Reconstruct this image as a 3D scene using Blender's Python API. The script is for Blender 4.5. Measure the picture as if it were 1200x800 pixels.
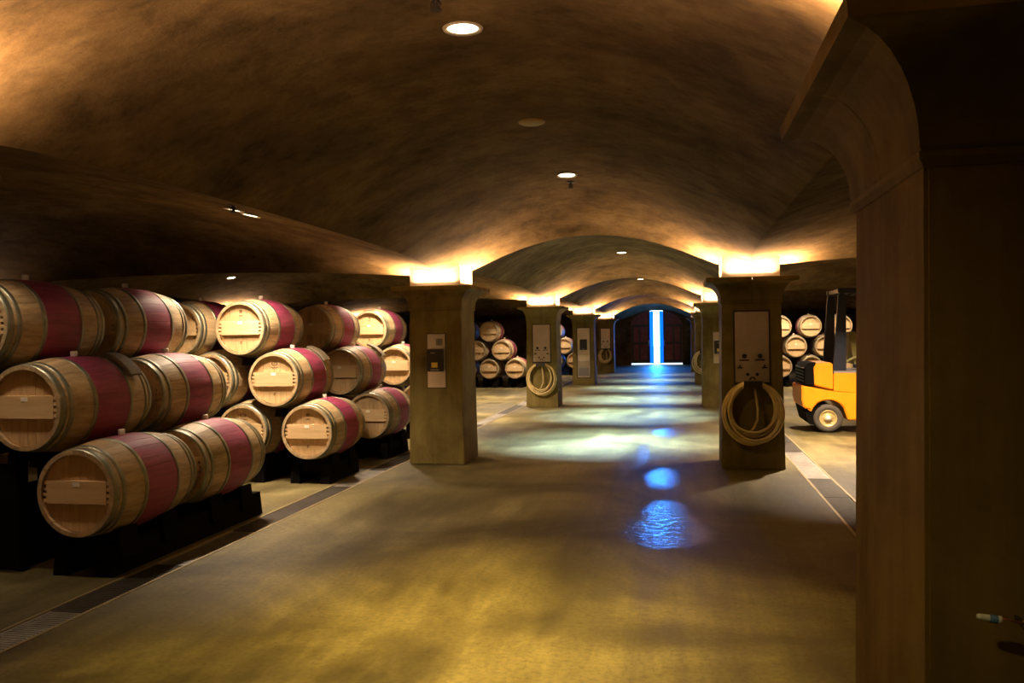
import bpy, bmesh, math, random
from mathutils import Vector, Matrix
random.seed(7)
PI = math.pi
for o in list(bpy.data.objects):
    bpy.data.objects.remove(o)
SC = bpy.context.scene
COL = SC.collection

# ------------------------------------------------------------------ camera
H = 1.55
cam_d = bpy.data.cameras.new('camera')
cam_d.sensor_fit = 'HORIZONTAL'
cam_d.sensor_width = 36.0
cam_d.lens = 969.43 / 1200 * 36.0
cam_d.clip_start = 0.05
cam_d.clip_end = 300
cam = bpy.data.objects.new('camera', cam_d)
COL.objects.link(cam)
yaw, pitch, roll = 0.1992, 0.0067, 0.0159
fw = Vector((-math.sin(yaw) * math.cos(pitch), math.cos(yaw) * math.cos(pitch), -math.sin(pitch)))
rt = Vector((math.cos(yaw), math.sin(yaw), 0))
up = rt.cross(fw)
r2 = rt * math.cos(roll) - up * math.sin(roll)
u2 = rt * math.sin(roll) + up * math.cos(roll)
m3 = Matrix((r2, u2, -fw)).transposed()
cam.matrix_world = Matrix.Translation((0, 0, H)) @ m3.to_4x4()
SC.camera = cam

# ------------------------------------------------------------------ sky, exposure, daylight
w = bpy.data.worlds.new('world')
SC.world = w
w.use_nodes = True
bg = w.node_tree.nodes['Background']
bg.inputs['Color'].default_value = (0.50, 0.76, 1.0, 1)
bg.inputs['Strength'].default_value = 6.0
SC.view_settings.view_transform = 'Standard'
SC.view_settings.look = 'None'
SC.view_settings.gamma = 1.0
SC.view_settings.exposure = -0.12
SC.view_settings.use_curve_mapping = False

P_UP = 26.0            # each uplight strip on a pillar, watts
P_DAY = 105.0         # daylight through the door
C_UP = (1.0, 0.60, 0.34)
C_DOWN = (1.0, 0.70, 0.20)
C_SIDE = (1.0, 0.77, 0.54)
C_COOL = (0.46, 0.74, 1.0)

def area_light(name, loc, size, size_y, power, color, direction, spread=PI, shape='RECTANGLE', parent=None):
    d = bpy.data.lights.new(name, 'AREA')
    d.shape = shape
    d.size = size
    if shape in ('RECTANGLE', 'ELLIPSE'):
        d.size_y = size_y
    d.energy = power
    d.color = color
    d.spread = spread
    o = bpy.data.objects.new(name, d)
    COL.objects.link(o)
    o.location = loc
    o.rotation_euler = Vector(direction).to_track_quat('-Z', 'Y').to_euler()
    if parent:
        o.parent = parent
    return o

area_light('daylight', (-1.10, 41.60, 1.40), 0.30, 2.4, P_DAY, (0.012, 0.24, 1.0), (0, -1, 0), math.radians(95))

# added light standing in for daylight bounced up off the ground outside
area_light('threshold_fill', (-1.10, 41.75, .30), 0.40, .5, 60.0, (0.012, 0.24, 1.0), (0, -.80, .60), math.radians(140))

# ------------------------------------------------------------------ grid of the vaulted cellar
X0, X1 = -2.911, 0.806            # the two pillar rows along the aisle
XB = [-14.07, -10.35, X0, X1, 8.25, 11.97]
YP = 7.935
YB = [2.095 + YP * k for k in range(-1, 6)]       # pillar lines; last one is the end wall
Y_END = YB[-1]
AX = (X0 + X1) / 2                # aisle centre

def zbay(wide, s, t):
    if wide:
        return 3.10 - .625 * s * s - .65 * t ** 4 + .48 * s * s * t ** 4
    return 3.145 - .67 * s * s - .39 * t ** 4 + .22 * s ** 8 * t ** 4

def zceil(x, y):
    i = max(k for k in range(5) if XB[k] <= x + 1e-9)
    j = max(k for k in range(6) if YB[k] <= y + 1e-9)
    s = 2 * (x - XB[i]) / (XB[i + 1] - XB[i]) - 1
    t = 2 * (y - YB[j]) / YP - 1
    return zbay(XB[i + 1] - XB[i] > 5, s, t)

# ------------------------------------------------------------------ node helpers and materials
class NT:
    def __init__(self, name):
        self.m = bpy.data.materials.new(name)
        self.m.use_nodes = True
        self.t = self.m.node_tree
        self.b = self.t.nodes['Principled BSDF']
    def n(self, typ, **kw):
        nd = self.t.nodes.new(typ)
        for k, v in kw.items():
            if k.startswith('i_'):
                key = k[2:]
                key = int(key) if key.isdigit() else key.replace('_', ' ')
                nd.inputs[key].default_value = v
            else:
                setattr(nd, k, v)
        return nd
    def l(self, a, b):
        self.t.links.new(a, b)
    def ramp(self, fac, stops):
        r = self.n('ShaderNodeValToRGB')
        e = r.color_ramp.elements
        while len(e) < len(stops):
            e.new(0.5)
        for el, (p, c) in zip(e, stops):
            el.position = p
            el.color = (*c, 1) if len(c) == 3 else c
        self.l(fac, r.inputs[0])
        return r
    def noise(self, vec, scale, detail=4, rough=0.6, dist=0.0):
        nd = self.n('ShaderNodeTexNoise', i_Scale=scale, i_Detail=detail, i_Roughness=rough, i_Distortion=dist)
        if vec is not None:
            self.l(vec, nd.inputs['Vector'])
        return nd
    def mix(self, a, b, fac, blend='MIX'):
        x = self.n('ShaderNodeMix', data_type='RGBA', blend_type=blend)
        for sock, v in ((x.inputs[0], fac), (x.inputs[6], a), (x.inputs[7], b)):
            if isinstance(v, (int, float)):
                sock.default_value = v
            elif isinstance(v, tuple):
                sock.default_value = (*v, 1) if len(v) == 3 else v
            else:
                self.l(v, sock)
        return x.outputs[2]
    def math(self, op, a, b=None, c=None):
        x = self.n('ShaderNodeMath', operation=op)
        for i, v in enumerate((a, b, c)):
            if v is None:
                continue
            if isinstance(v, (int, float)):
                x.inputs[i].default_value = v
            else:
                self.l(v, x.inputs[i])
        return x.outputs[0]
    def mapping(self, vec, scale=(1, 1, 1), loc=(0, 0, 0), rot=(0, 0, 0)):
        mp = self.n('ShaderNodeMapping')
        mp.inputs['Scale'].default_value = scale
        mp.inputs['Location'].default_value = loc
        mp.inputs['Rotation'].default_value = rot
        self.l(vec, mp.inputs['Vector'])
        return mp.outputs[0]
    def bump(self, h, strength=0.3, dist=0.01):
        b = self.n('ShaderNodeBump', i_Strength=strength, i_Distance=dist)
        self.l(h, b.inputs['Height'])
        self.l(b.outputs[0], self.b.inputs['Normal'])

def plain(name, color, rough=0.6, metal=0.0, emit=None, estr=0.0, mottle=0.0, scale=12.0):
    k = NT(name)
    k.b.inputs['Base Color'].default_value = (*color, 1)
    k.b.inputs['Roughness'].default_value = rough
    k.b.inputs['Metallic'].default_value = metal
    if mottle:
        tc = k.n('ShaderNodeTexCoord')
        nz = k.noise(tc.outputs['Object'], scale, 5, .65)
        dark = tuple(c * (1 - mottle) for c in color)
        lite = tuple(min(1, c * (1 + mottle * .6)) for c in color)
        rp = k.ramp(nz.outputs['Fac'], [(.3, dark), (.7, lite)])
        k.l(rp.outputs[0], k.b.inputs['Base Color'])
        k.bump(nz.outputs['Fac'], .12, .004)
    if emit:
        k.b.inputs['Emission Color'].default_value = (*emit, 1)
        k.b.inputs['Emission Strength'].default_value = estr
    return k.m

def mat_vault():
    k = NT('vault_plaster')
    g = k.n('ShaderNodeNewGeometry')
    n1 = k.noise(g.outputs['Position'], 1.3, 8, .66, .15)
    n2 = k.noise(k.mapping(g.outputs['Position'], (1.6, 1.9, 2)), 2.6, 9, .72, .1)
    n3 = k.noise(g.outputs['Position'], 26, 5, .7)
    c1 = k.ramp(n1.outputs['Fac'], [(.32, (.078, .051, .020)), (.5, (.165, .109, .044)), (.70, (.255, .177, .080))])
    c2 = k.ramp(n2.outputs['Fac'], [(.36, (.45, .43, .41)), (.54, (1, 1, 1))])
    col = k.mix(c1.outputs[0], c2.outputs[0], .62, 'MULTIPLY')
    c3 = k.ramp(n3.outputs['Fac'], [(.36, (.78, .78, .78)), (.55, (1, 1, 1))])
    col = k.mix(col, c3.outputs[0], .5, 'MULTIPLY')
    k.l(col, k.b.inputs['Base Color'])
    k.b.inputs['Roughness'].default_value = .9
    k.b.inputs['Specular IOR Level'].default_value = .08
    k.bump(k.math('ADD', n2.outputs['Fac'], k.math('MULTIPLY', n3.outputs['Fac'], .35)), .35, .02)
    return k.m

def mat_pier():
    k = NT('pillar_concrete')
    g = k.n('ShaderNodeNewGeometry')
    n1 = k.noise(g.outputs['Position'], 2.3, 8, .65, .5)
    n2 = k.noise(k.mapping(g.outputs['Position'], (7, 7, .7)), 1.6, 5, .6)
    n3 = k.noise(g.outputs['Position'], 45, 4, .7)
    c1 = k.ramp(n1.outputs['Fac'], [(.28, (.125, .090, .027)), (.5, (.195, .144, .044)), (.74, (.255, .192, .066))])
    c2 = k.ramp(n2.outputs['Fac'], [(.32, (.70, .68, .64)), (.6, (1, 1, 1))])
    col = k.mix(c1.outputs[0], c2.outputs[0], .7, 'MULTIPLY')
    k.l(col, k.b.inputs['Base Color'])
    k.b.inputs['Roughness'].default_value = .85
    k.b.inputs['Specular IOR Level'].default_value = .08
    k.bump(k.math('ADD', k.math('MULTIPLY', n1.outputs['Fac'], .7), k.math('MULTIPLY', n3.outputs['Fac'], .4)), .28, .01)
    return k.m

def mat_floor():
    k = NT('polished_stained_concrete')
    g = k.n('ShaderNodeNewGeometry')
    pos = g.outputs['Position']
    n1 = k.noise(pos, .55, 7, .60, .6)
    n2 = k.noise(k.mapping(pos, (2.6, .55, 1), rot=(0, 0, .12)), 1.5, 8, .68, .5)
    n3 = k.noise(pos, 32, 5, .7)
    c1 = k.ramp(n1.outputs['Fac'], [(.32, (.038, .029, .009)), (.48, (.115, .092, .034)), (.66, (.26, .216, .092))])
    c2 = k.ramp(n2.outputs['Fac'], [(.34, (.46, .44, .40)), (.60, (1, 1, 1))])
    col = k.mix(c1.outputs[0], c2.outputs[0], .75, 'MULTIPLY')
    c3 = k.ramp(n3.outputs['Fac'], [(.36, (.62, .60, .56)), (.52, (1, 1, 1)), (.70, (1.25, 1.22, 1.15))])
    col = k.mix(col, c3.outputs[0], .75, 'MULTIPLY')
    n4 = k.noise(k.mapping(pos, (5.5, .35, 1), rot=(0, 0, .05)), 1.0, 6, .7)
    c4 = k.ramp(n4.outputs['Fac'], [(.40, (.62, .60, .56)), (.56, (1, 1, 1))])
    col = k.mix(col, c4.outputs[0], .45, 'MULTIPLY')
    # damp spots left on the aisle floor
    sep = k.n('ShaderNodeSeparateXYZ')
    nw = k.noise(k.mapping(pos, (1.6, .8, 1)), 2.4, 3, .5)
    k.l(pos, sep.inputs[0])
    wet = None
    for (cx, cy, rx, ry) in ((-.20, 9.05, .17, .62), (-.13, 7.15, .20, .60), (-.12, 6.62, .34, .50), (-.50, 10.7, .10, 1.0), (-.66, 9.9, .09, .9), (-.1, 13.2, .3, .6)):
        dx = k.math('DIVIDE', k.math('SUBTRACT', sep.outputs[0], cx), rx)
        dy = k.math('DIVIDE', k.math('SUBTRACT', sep.outputs[1], cy), ry)
        d = k.math('ADD', k.math('MULTIPLY', dx, dx), k.math('MULTIPLY', dy, dy))
        d = k.math('ADD', d, k.math('MULTIPLY', k.math('SUBTRACT', nw.outputs['Fac'], .5), 1.6))
        e = k.n('ShaderNodeMapRange', interpolation_type='SMOOTHSTEP')
        e.inputs['From Min'].default_value = 1.6
        e.inputs['From Max'].default_value = .35
        k.l(d, e.inputs['Value'])
        wet = e.outputs[0] if wet is None else k.math('MAXIMUM', wet, e.outputs[0])
    rr = k.n('ShaderNodeMapRange')
    rr.inputs['From Min'].default_value = .3
    rr.inputs['From Max'].default_value = .7
    rr.inputs['To Min'].default_value = .44
    rr.inputs['To Max'].default_value = .62
    k.l(n2.outputs['Fac'], rr.inputs['Value'])
    rough = k.math('SUBTRACT', rr.outputs[0], k.math('MULTIPLY', wet, .10))
    k.l(rough, k.b.inputs['Roughness'])
    k.l(k.mix(col, (.035, .028, .012), k.math('MULTIPLY', wet, .75)), k.b.inputs['Base Color'])
    k.b.inputs['Specular IOR Level'].default_value = .34
    cw = k.math('MULTIPLY', wet, .8)
    k.l(cw, k.b.inputs['Coat Weight'])
    k.b.inputs['Coat Roughness'].default_value = .27
    rip = k.noise(k.mapping(pos, (9, 22, 1)), 1.0, 2, .45)
    rb = k.n('ShaderNodeBump', i_Strength=1.0, i_Distance=.017)
    k.l(rip.outputs['Fac'], rb.inputs['Height'])
    k.l(rb.outputs[0], k.b.inputs['Coat Normal'])
    k.bump(k.math('ADD', n2.outputs['Fac'], k.math('MULTIPLY', n3.outputs['Fac'], .25)), .10, .01)
    return k.m

def mat_oak(name, dark, mid, lite, red=False, axis='Y'):
    k = NT(name)
    tc = k.n('ShaderNodeTexCoord')
    oi = k.n('ShaderNodeObjectInfo')
    at = k.n('ShaderNodeAttribute', attribute_name='stv')
    rnd = k.math('FRACT', k.math('ADD', k.math('MULTIPLY', oi.outputs['Random'], 7.3), at.outputs['Fac']))
    vec = k.mapping(tc.outputs['Object'], {'Y': (9, 1.2, 9), 'X': (1.2, 9, 9), 'Z': (9, 9, 1.2)}[axis])
    add = k.n('ShaderNodeVectorMath', operation='ADD')
    cb = k.n('ShaderNodeCombineXYZ')
    k.l(k.math('MULTIPLY', rnd, 31.0), cb.inputs[0])
    k.l(k.math('MULTIPLY', rnd, 17.0), cb.inputs[2])
    k.l(vec, add.inputs[0])
    k.l(cb.outputs[0], add.inputs[1])
    nz = k.noise(add.outputs[0], 3.2, 6, .62, .3)
    rp = k.ramp(nz.outputs['Fac'], [(.30, dark), (.52, mid), (.75, lite)])
    tone = k.n('ShaderNodeMapRange')
    tone.inputs['To Min'].default_value = .82
    tone.inputs['To Max'].default_value = 1.08
    k.l(rnd, tone.inputs['Value'])
    tcol = k.n('ShaderNodeCombineColor')
    for i in range(3):
        k.l(tone.outputs[0], tcol.inputs[i])
    col = k.mix(rp.outputs[0], tcol.outputs[0], 1.0, 'MULTIPLY')
    if red:
        sp = k.n('ShaderNodeSeparateXYZ')
        k.l(tc.outputs['Object'], sp.inputs[0])
        e = k.n('ShaderNodeMapRange', interpolation_type='SMOOTHSTEP')
        e.inputs['From Min'].default_value = .172
        e.inputs['From Max'].default_value = .166
        k.l(k.math('ABSOLUTE', sp.outputs[1]), e.inputs['Value'])
        redc = k.ramp(nz.outputs['Fac'], [(.3, (.20, .018, .062)), (.6, (.32, .036, .112)), (.8, (.39, .058, .145))])
        col = k.mix(col, k.mix(redc.outputs[0], tcol.outputs[0], .35, 'MULTIPLY'), k.math('MULTIPLY', e.outputs[0], .97))
    k.l(col, k.b.inputs['Base Color'])
    k.b.inputs['Roughness'].default_value = .55
    k.bump(nz.outputs['Fac'], .2, .004)
    return k.m

M = {}
M['vault'] = mat_vault()
M['pier'] = mat_pier()
M['floor'] = mat_floor()
M['plaster'] = plain('pale_plaster', (.50, .43, .34), .8, mottle=.2, scale=6)
M['body'] = mat_oak('barrel_oak', (.30, .20, .095), (.47, .33, .175), (.60, .45, .26), True)
M['head'] = mat_oak('head_oak', (.46, .30, .14), (.56, .375, .185), (.63, .44, .23), False, 'Z')
M['bar'] = mat_oak('crossbar_oak', (.56, .37, .18), (.65, .45, .23), (.71, .51, .28), False, 'X')
M['hoop'] = plain('galvanised_hoop', (.27, .265, .19), .42, .75, mottle=.35, scale=14)
M['bung'] = plain('silicone_bung', (.72, .62, .50), .5)
M['paper'] = plain('paper_label', (.86, .80, .66), .7)
M['ink'] = plain('burnt_brand', (.16, .085, .035), .8)
M['black'] = plain('black_rack', (.0040, .0034, .0028), .95)
M['black'].node_tree.nodes['Principled BSDF'].inputs['Specular IOR Level'].default_value = .08
M['chock'] = plain('grey_chock', (.20, .165, .11), .65, mottle=.3)
M['grate'] = plain('grate_steel', (.50, .47, .43), .40, .8, mottle=.35, scale=6)
M['grate_dark_reflect'] = plain('dark_reflect_steel', (.085, .075, .065), .55, .6, mottle=.3, scale=6)  # grate steel with a dark reflection put into its base colour
M['rail'] = plain('drain_rail', (.36, .29, .16), .42, .6, mottle=.3, scale=5)
M['pit'] = plain('drain_channel', (.05, .04, .03), .8)
M['steel'] = plain('brushed_steel', (.70, .63, .55), .33, 1.0, mottle=.12, scale=5)
M['dsteel'] = plain('dark_recess', (.035, .025, .015), .7)
M['bakelite'] = plain('black_plastic', (.022, .020, .018), .4)
M['gplast'] = plain('grey_plastic', (.20, .18, .17), .45)
M['yellowtag'] = plain('yellow_sticker', (.75, .55, .06), .5)
M['hose'] = plain('beige_rubber_hose', (.78, .58, .26), .45, mottle=.2, scale=9)
M['chrome'] = plain('chrome', (.82, .90, 1.0), .30, .0)
M['blue'] = plain('blue_plastic', (.10, .26, .62), .3)
M['copper'] = plain('copper_rod', (.55, .26, .12), .35, .9)
M['lens'] = plain('lamp_lens', (.9, .85, .75), .4, emit=(1.0, .82, .58), estr=14)
M['lens_up'] = plain('uplight_tube', (.9, .85, .75), .4, emit=(1.0, .66, .36), estr=9)
M['trimw'] = plain('lamp_trim', (.62, .52, .36), .5)
M['disc'] = plain('ochre_cover_disc', (.46, .30, .06), .5)
M['door'] = plain('door_wood', (.36, .105, .105), .5, mottle=.35, scale=6)
M['dframe'] = plain('door_iron', (.10, .075, .07), .5)
M['yellow'] = plain('yellow_paint', (.86, .285, .006), .38, mottle=.10, scale=5)
M['tyre'] = plain('tyre_rubber', (.075, .060, .045), .75, mottle=.3, scale=20)
M['rim'] = plain('wheel_rim', (.50, .38, .15), .45, .3)
M['hub'] = plain('wheel_hub', (.80, .74, .62), .4, .4)
M['guard'] = plain('guard_paint', (.012, .013, .022), .42)
M['seat'] = plain('seat_vinyl', (.25, .21, .06), .45)
M['ground'] = plain('outdoor_gravel', (.62, .60, .56), .9, mottle=.2, scale=20)
M['wall'] = M['vault']

def mat_strip():  # translucent blue stand-in for the lens halo around the daylight gap
    k = NT('blue_glow_strip')
    t = k.t
    tr = k.n('ShaderNodeBsdfTranslucent')
    tr.inputs['Color'].default_value = (.05, .34, .92, 1)
    gl = k.n('ShaderNodeBsdfGlossy')
    gl.inputs['Color'].default_value = (.2, .5, 1, 1)
    gl.inputs['Roughness'].default_value = .3
    mx = k.n('ShaderNodeMixShader')
    mx.inputs[0].default_value = .08
    k.l(tr.outputs[0], mx.inputs[1])
    k.l(gl.outputs[0], mx.inputs[2])
    k.l(mx.outputs[0], t.nodes['Material Output'].inputs['Surface'])
    return k.m
M['strip'] = mat_strip()

# ------------------------------------------------------------------ mesh builder
class MB:
    def __init__(self):
        self.v = []
        self.f = []
        self.sm = []
        self.at = None
    def add(self, vs, fs, smooth=False):
        b = len(self.v)
        self.v += [tuple(p) for p in vs]
        self.f += [tuple(i + b for i in q) for q in fs]
        self.sm += [smooth] * len(fs)
        return self
    def box(self, x0, x1, y0, y1, z0, z1):
        vs = [(x, y, z) for x in (x0, x1) for y in (y0, y1) for z in (z0, z1)]
        fs = [(0, 1, 3, 2), (4, 6, 7, 5), (0, 4, 5, 1), (2, 3, 7, 6), (0, 2, 6, 4), (1, 5, 7, 3)]
        return self.add(vs, fs)
    def frustum(self, x0, x1, y0, y1, z0, X0_, X1_, Y0_, Y1_, z1):
        vs = [(x0, y0, z0), (x1, y0, z0), (x1, y1, z0), (x0, y1, z0), (X0_, Y0_, z1), (X1_, Y0_, z1), (X1_, Y1_, z1), (X0_, Y1_, z1)]
        fs = [(3, 2, 1, 0), (4, 5, 6, 7), (0, 1, 5, 4), (1, 2, 6, 5), (2, 3, 7, 6), (3, 0, 4, 7)]
        return self.add(vs, fs)
    def lathe(self, prof, n=32, axis='Z', c=(0, 0, 0), smooth=True, a0=0.0, a1=2 * PI, closed=False):
        """prof: (radius, height) pairs; closed joins last to first."""
        full = abs(a1 - a0 - 2 * PI) < 1e-6
        k = n if full else n + 1
        vs = []
        for i in range(k):
            a = a0 + (a1 - a0) * i / n
            ca, sa = math.cos(a), math.sin(a)
            for r, h in prof:
                if axis == 'Z':
                    vs.append((c[0] + r * ca, c[1] + r * sa, c[2] + h))
                elif axis == 'Y':
                    vs.append((c[0] + r * sa, c[1] + h, c[2] + r * ca))
                else:
                    vs.append((c[0] + h, c[1] + r * ca, c[2] + r * sa))
        p = len(prof)
        fs = []
        for i in range(n):
            j = (i + 1) % k
            for q in range(p if closed else p - 1):
                q2 = (q + 1) % p
                fs.append((i * p + q, j * p + q, j * p + q2, i * p + q2))
        return self.add(vs, fs, smooth)
    def disc(self, r, h, n=32, axis='Z', c=(0, 0, 0)):
        vs = []
        for i in range(n):
            a = 2 * PI * i / n
            ca, sa = math.cos(a), math.sin(a)
            vs.append({'Z': (c[0] + r * ca, c[1] + r * sa, c[2] + h), 'Y': (c[0] + r * sa, c[1] + h, c[2] + r * ca), 'X': (c[0] + h, c[1] + r * ca, c[2] + r * sa)}[axis])
        return self.add(vs, [tuple(range(n))])
    def cyl(self, r, h0, h1, n=20, axis='Z', c=(0, 0, 0)):
        self.lathe([(r, h0), (r, h1)], n, axis, c)
        self.disc(r, h0, n, axis, c)
        self.disc(r, h1, n, axis, c)
        return self
    def prism(self, pts, a0, a1, axis='Y'):
        """pts: 2-D outline (u, z) extruded along axis."""
        n = len(pts)
        def q(u, v, a):
            return {'Y': (u, a, v), 'X': (a, u, v), 'Z': (u, v, a)}[axis]
        vs = [q(u, v, a0) for u, v in pts] + [q(u, v, a1) for u, v in pts]
        fs = [tuple(range(n)), tuple(range(2 * n - 1, n - 1, -1))]
        fs += [(i, (i + 1) % n, n + (i + 1) % n, n + i) for i in range(n)]
        return self.add(vs, fs)
    def tube(self, pts, r, n=10, closed=False):
        pts = [Vector(p) for p in pts]
        m = len(pts)
        vs = []
        prev = None
        for i, p in enumerate(pts):
            a = pts[(i - 1) % m] if (closed or i > 0) else p
            b = pts[(i + 1) % m] if (closed or i < m - 1) else p
            t = (b - a).normalized()
            if prev is None:
                nrm = t.cross(Vector((0, 1, 0.01)))
                if nrm.length < 1e-3:
                    nrm = t.cross(Vector((1, 0, 0)))
            else:
                nrm = prev - t * prev.dot(t)
            nrm.normalize()
            prev = nrm
            bn = t.cross(nrm)
            rr = r[i] if isinstance(r, (list, tuple)) else r
            for k in range(n):
                an = 2 * PI * k / n
                vs.append(p + (nrm * math.cos(an) + bn * math.sin(an)) * rr)
        fs = []
        for i in range(m if closed else m - 1):
            j = (i + 1) % m
            for k in range(n):
                k2 = (k + 1) % n
                fs.append((i * n + k, i * n + k2, j * n + k2, j * n + k))
        self.add(vs, fs, True)
        if not closed:
            b0 = len(self.v) - m * n
            self.f += [tuple(b0 + k for k in range(n)), tuple(b0 + (m - 1) * n + n - 1 - k for k in range(n))]
            self.sm += [False, False]
        return self
    def mesh(self, name, mat, fix=True):
        me = bpy.data.meshes.new(name)
        me.from_pydata(self.v, [], self.f)
        me.polygons.foreach_set('use_smooth', self.sm)
        if self.at is not None:
            a = me.attributes.new('stv', 'FLOAT', 'FACE')
            a.data.foreach_set('value', self.at)
        if fix:
            bm = bmesh.new()
            bm.from_mesh(me)
            bmesh.ops.recalc_face_normals(bm, faces=bm.faces)
            bm.to_mesh(me)
            bm.free()
        me.materials.append(mat)
        me.update()
        return me

def put(name, me, parent=None, loc=(0, 0, 0), rot=(0, 0, 0)):
    o = bpy.data.objects.new(name, me)
    COL.objects.link(o)
    o.location = loc
    o.rotation_euler = rot
    if parent is not None:
        o.parent = parent
    return o

def obj(name, mb, mat, parent=None, loc=(0, 0, 0), rot=(0, 0, 0), bevel=0.0):
    me = mb.mesh(name, mat)
    if bevel:
        bm = bmesh.new()
        bm.from_mesh(me)
        bmesh.ops.bevel(bm, geom=[e for e in bm.edges if len(e.link_faces) == 2 and e.calc_face_angle(0) > .5], offset=bevel, segments=2, affect='EDGES', clamp_overlap=True)
        bm.to_mesh(me)
        bm.free()
    return put(name, me, parent, loc, rot)

def tag(o, label, cat, group=None):
    o['label'] = label
    o['category'] = cat
    if group:
        o['group'] = group
    return o

def thing(name, label, cat, loc=(0, 0, 0), rotz=0.0, group=None):
    o = bpy.data.objects.new(name, None)
    o.empty_display_size = .1
    COL.objects.link(o)
    o.location = loc
    o.rotation_euler = (0, 0, rotz)
    return tag(o, label, cat, group)

def struct(name, mb, mat, parent=None, bevel=0.0):
    o = obj(name, mb, mat, parent, bevel=bevel)
    if parent is None:
        o['kind'] = 'structure'
    return o

ORD = ['first', 'second', 'third', 'fourth', 'fifth', 'sixth', 'seventh', 'eighth', 'ninth', 'tenth', 'eleventh', 'twelfth']

# ------------------------------------------------------------------ room shell
# vaulted ceiling: one pillow vault per bay, meeting in downward creases over the pillar lines
cb = MB()
for i in range(5):
    wide = XB[i + 1] - XB[i] > 5
    for j in range(6):
        nx, ny = (40, 40) if wide else (30, 40)
        vs, fs = [], []
        for a in range(nx + 1):
            s = -1 + 2 * a / nx
            for b in range(ny + 1):
                t = -1 + 2 * b / ny
                vs.append((XB[i] + (s + 1) / 2 * (XB[i + 1] - XB[i]), YB[j] + (t + 1) / 2 * YP, zbay(wide, s, t)))
        for a in range(nx):
            for b in range(ny):
                fs.append((a * (ny + 1) + b, a * (ny + 1) + b + 1, (a + 1) * (ny + 1) + b + 1, (a + 1) * (ny + 1) + b))
        cb.add(vs, fs, True)
ceil = put('ceiling', cb.mesh('ceiling', M['vault'], fix=False))
ceil['kind'] = 'structure'

DL0, DL1 = -3.62, -3.35          # left trench drain
DR0, DR1 = 1.28, 1.56            # right trench drain
YA, YZ = YB[0], Y_END
fl = MB()
for a, b in ((XB[0] - .2, DL0), (DL1, DR0), (DR1, XB[-1] + .2)):
    fl.box(a, b, YA - .2, YZ + .35, -.25, 0)
fl.box(XB[0] - .2, XB[-1] + .2, YA - .2, YZ + .35, -.4, -.25)
struct('floor', fl, M['floor'])
jb = MB()
struct('wall_left', MB().box(XB[0] - .25, XB[0], YA - .2, YZ + .3, 0, 3.6), M['wall'])
struct('wall_right', MB().box(XB[-1], XB[-1] + .25, YA - .2, YZ + .3, 0, 3.6), M['wall'])
struct('wall_back', MB().box(XB[0], XB[-1], YA - .25, YA, 0, 3.6), M['wall'])
# end wall with an arched door opening
DXC, DW, DH, DZ = -1.10, 1.26, 1.98, .74      # centre, half width, spring height, rise
arch = [(DXC + DW * math.cos(a), DH + DZ * math.sin(a)) for a in [PI * k / 20 for k in range(21)]]
wb = MB()
wb.box(XB[0], DXC - DW, YZ, YZ + .3, 0, 3.6)
wb.box(DXC + DW, XB[-1], YZ, YZ + .3, 0, 3.6)
pts = arch[::-1]
for k in range(20):
    (ua, va), (ub, vb) = pts[k], pts[k + 1]
    wb.prism([(ua, va), (ub, vb), (ub, 3.6), (ua, 3.6)], YZ, YZ + .3)
struct('wall_end', wb, M['wall'])
struct('ground', MB().box(-30, 28, YZ + .36, YZ + 60, -.3, -.02), M['ground'])

# door: two arched leaves standing ajar, blue strips added to imitate the glow beside the gap
door = thing('door_1', 'x', 'door', (DXC, Y_END + .36, 0))
del door['label']; del door['category']
door['kind'] = 'structure'
GAP = .33
LW = DW + .06
for sgn in (-1, 1):
    out = []
    for k in range(21):
        a = (PI / 2) * k / 20
        out.append((LW * math.cos(a), DH + (DZ + .06) * math.sin(a)))
    out = [p for p in out if p[0] > GAP]
    zt = DH + (DZ + .06) * math.sqrt(1 - (GAP / LW) ** 2)
    poly = [(GAP, .075), (LW, .075)] + out + [(GAP, zt)]
    poly = [(u * sgn, v) for u, v in poly]
    leaf = obj('door_leaf', MB().prism(poly, -.05, .05), M['door'], door)
    fr = MB()
    for u0, u1, z0, z1 in ((GAP + .01, GAP + .10, .09, 2.55), (DW - .12, DW - .02, .09, 2.0), (GAP + .1, DW - .12, .09, .24), (GAP + .1, DW - .12, 1.02, 1.14), (GAP + .1, DW - .12, 1.90, 2.02), (.80, .88, .24, 1.9)):
        a, b = sorted((u0 * sgn, u1 * sgn))
        fr.box(a, b, -.075, -.05, z0, z1)
    obj('door_rail', fr, M['dframe'], leaf)
    hb = MB()
    hb.tube([(sgn * (GAP + .06), -.075, .95), (sgn * (GAP + .06), -.13, .97), (sgn * (GAP + .06), -.13, 1.21), (sgn * (GAP + .06), -.075, 1.23)], .012, 8)
    obj('door_handle', hb, M['steel'], leaf)
    for q in range(2):
        u0 = .15 + q * .095
        a, b = sorted((u0 * sgn, (u0 + .11) * sgn))
        ztop = DH + (DZ - .02) * math.sqrt(1 - (b / DW if sgn > 0 else a / DW) ** 2)
        obj('glow_strip', MB().box(a, b, .02 + q * .01, .024 + q * .01, .06, ztop), M['strip'], door)

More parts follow.
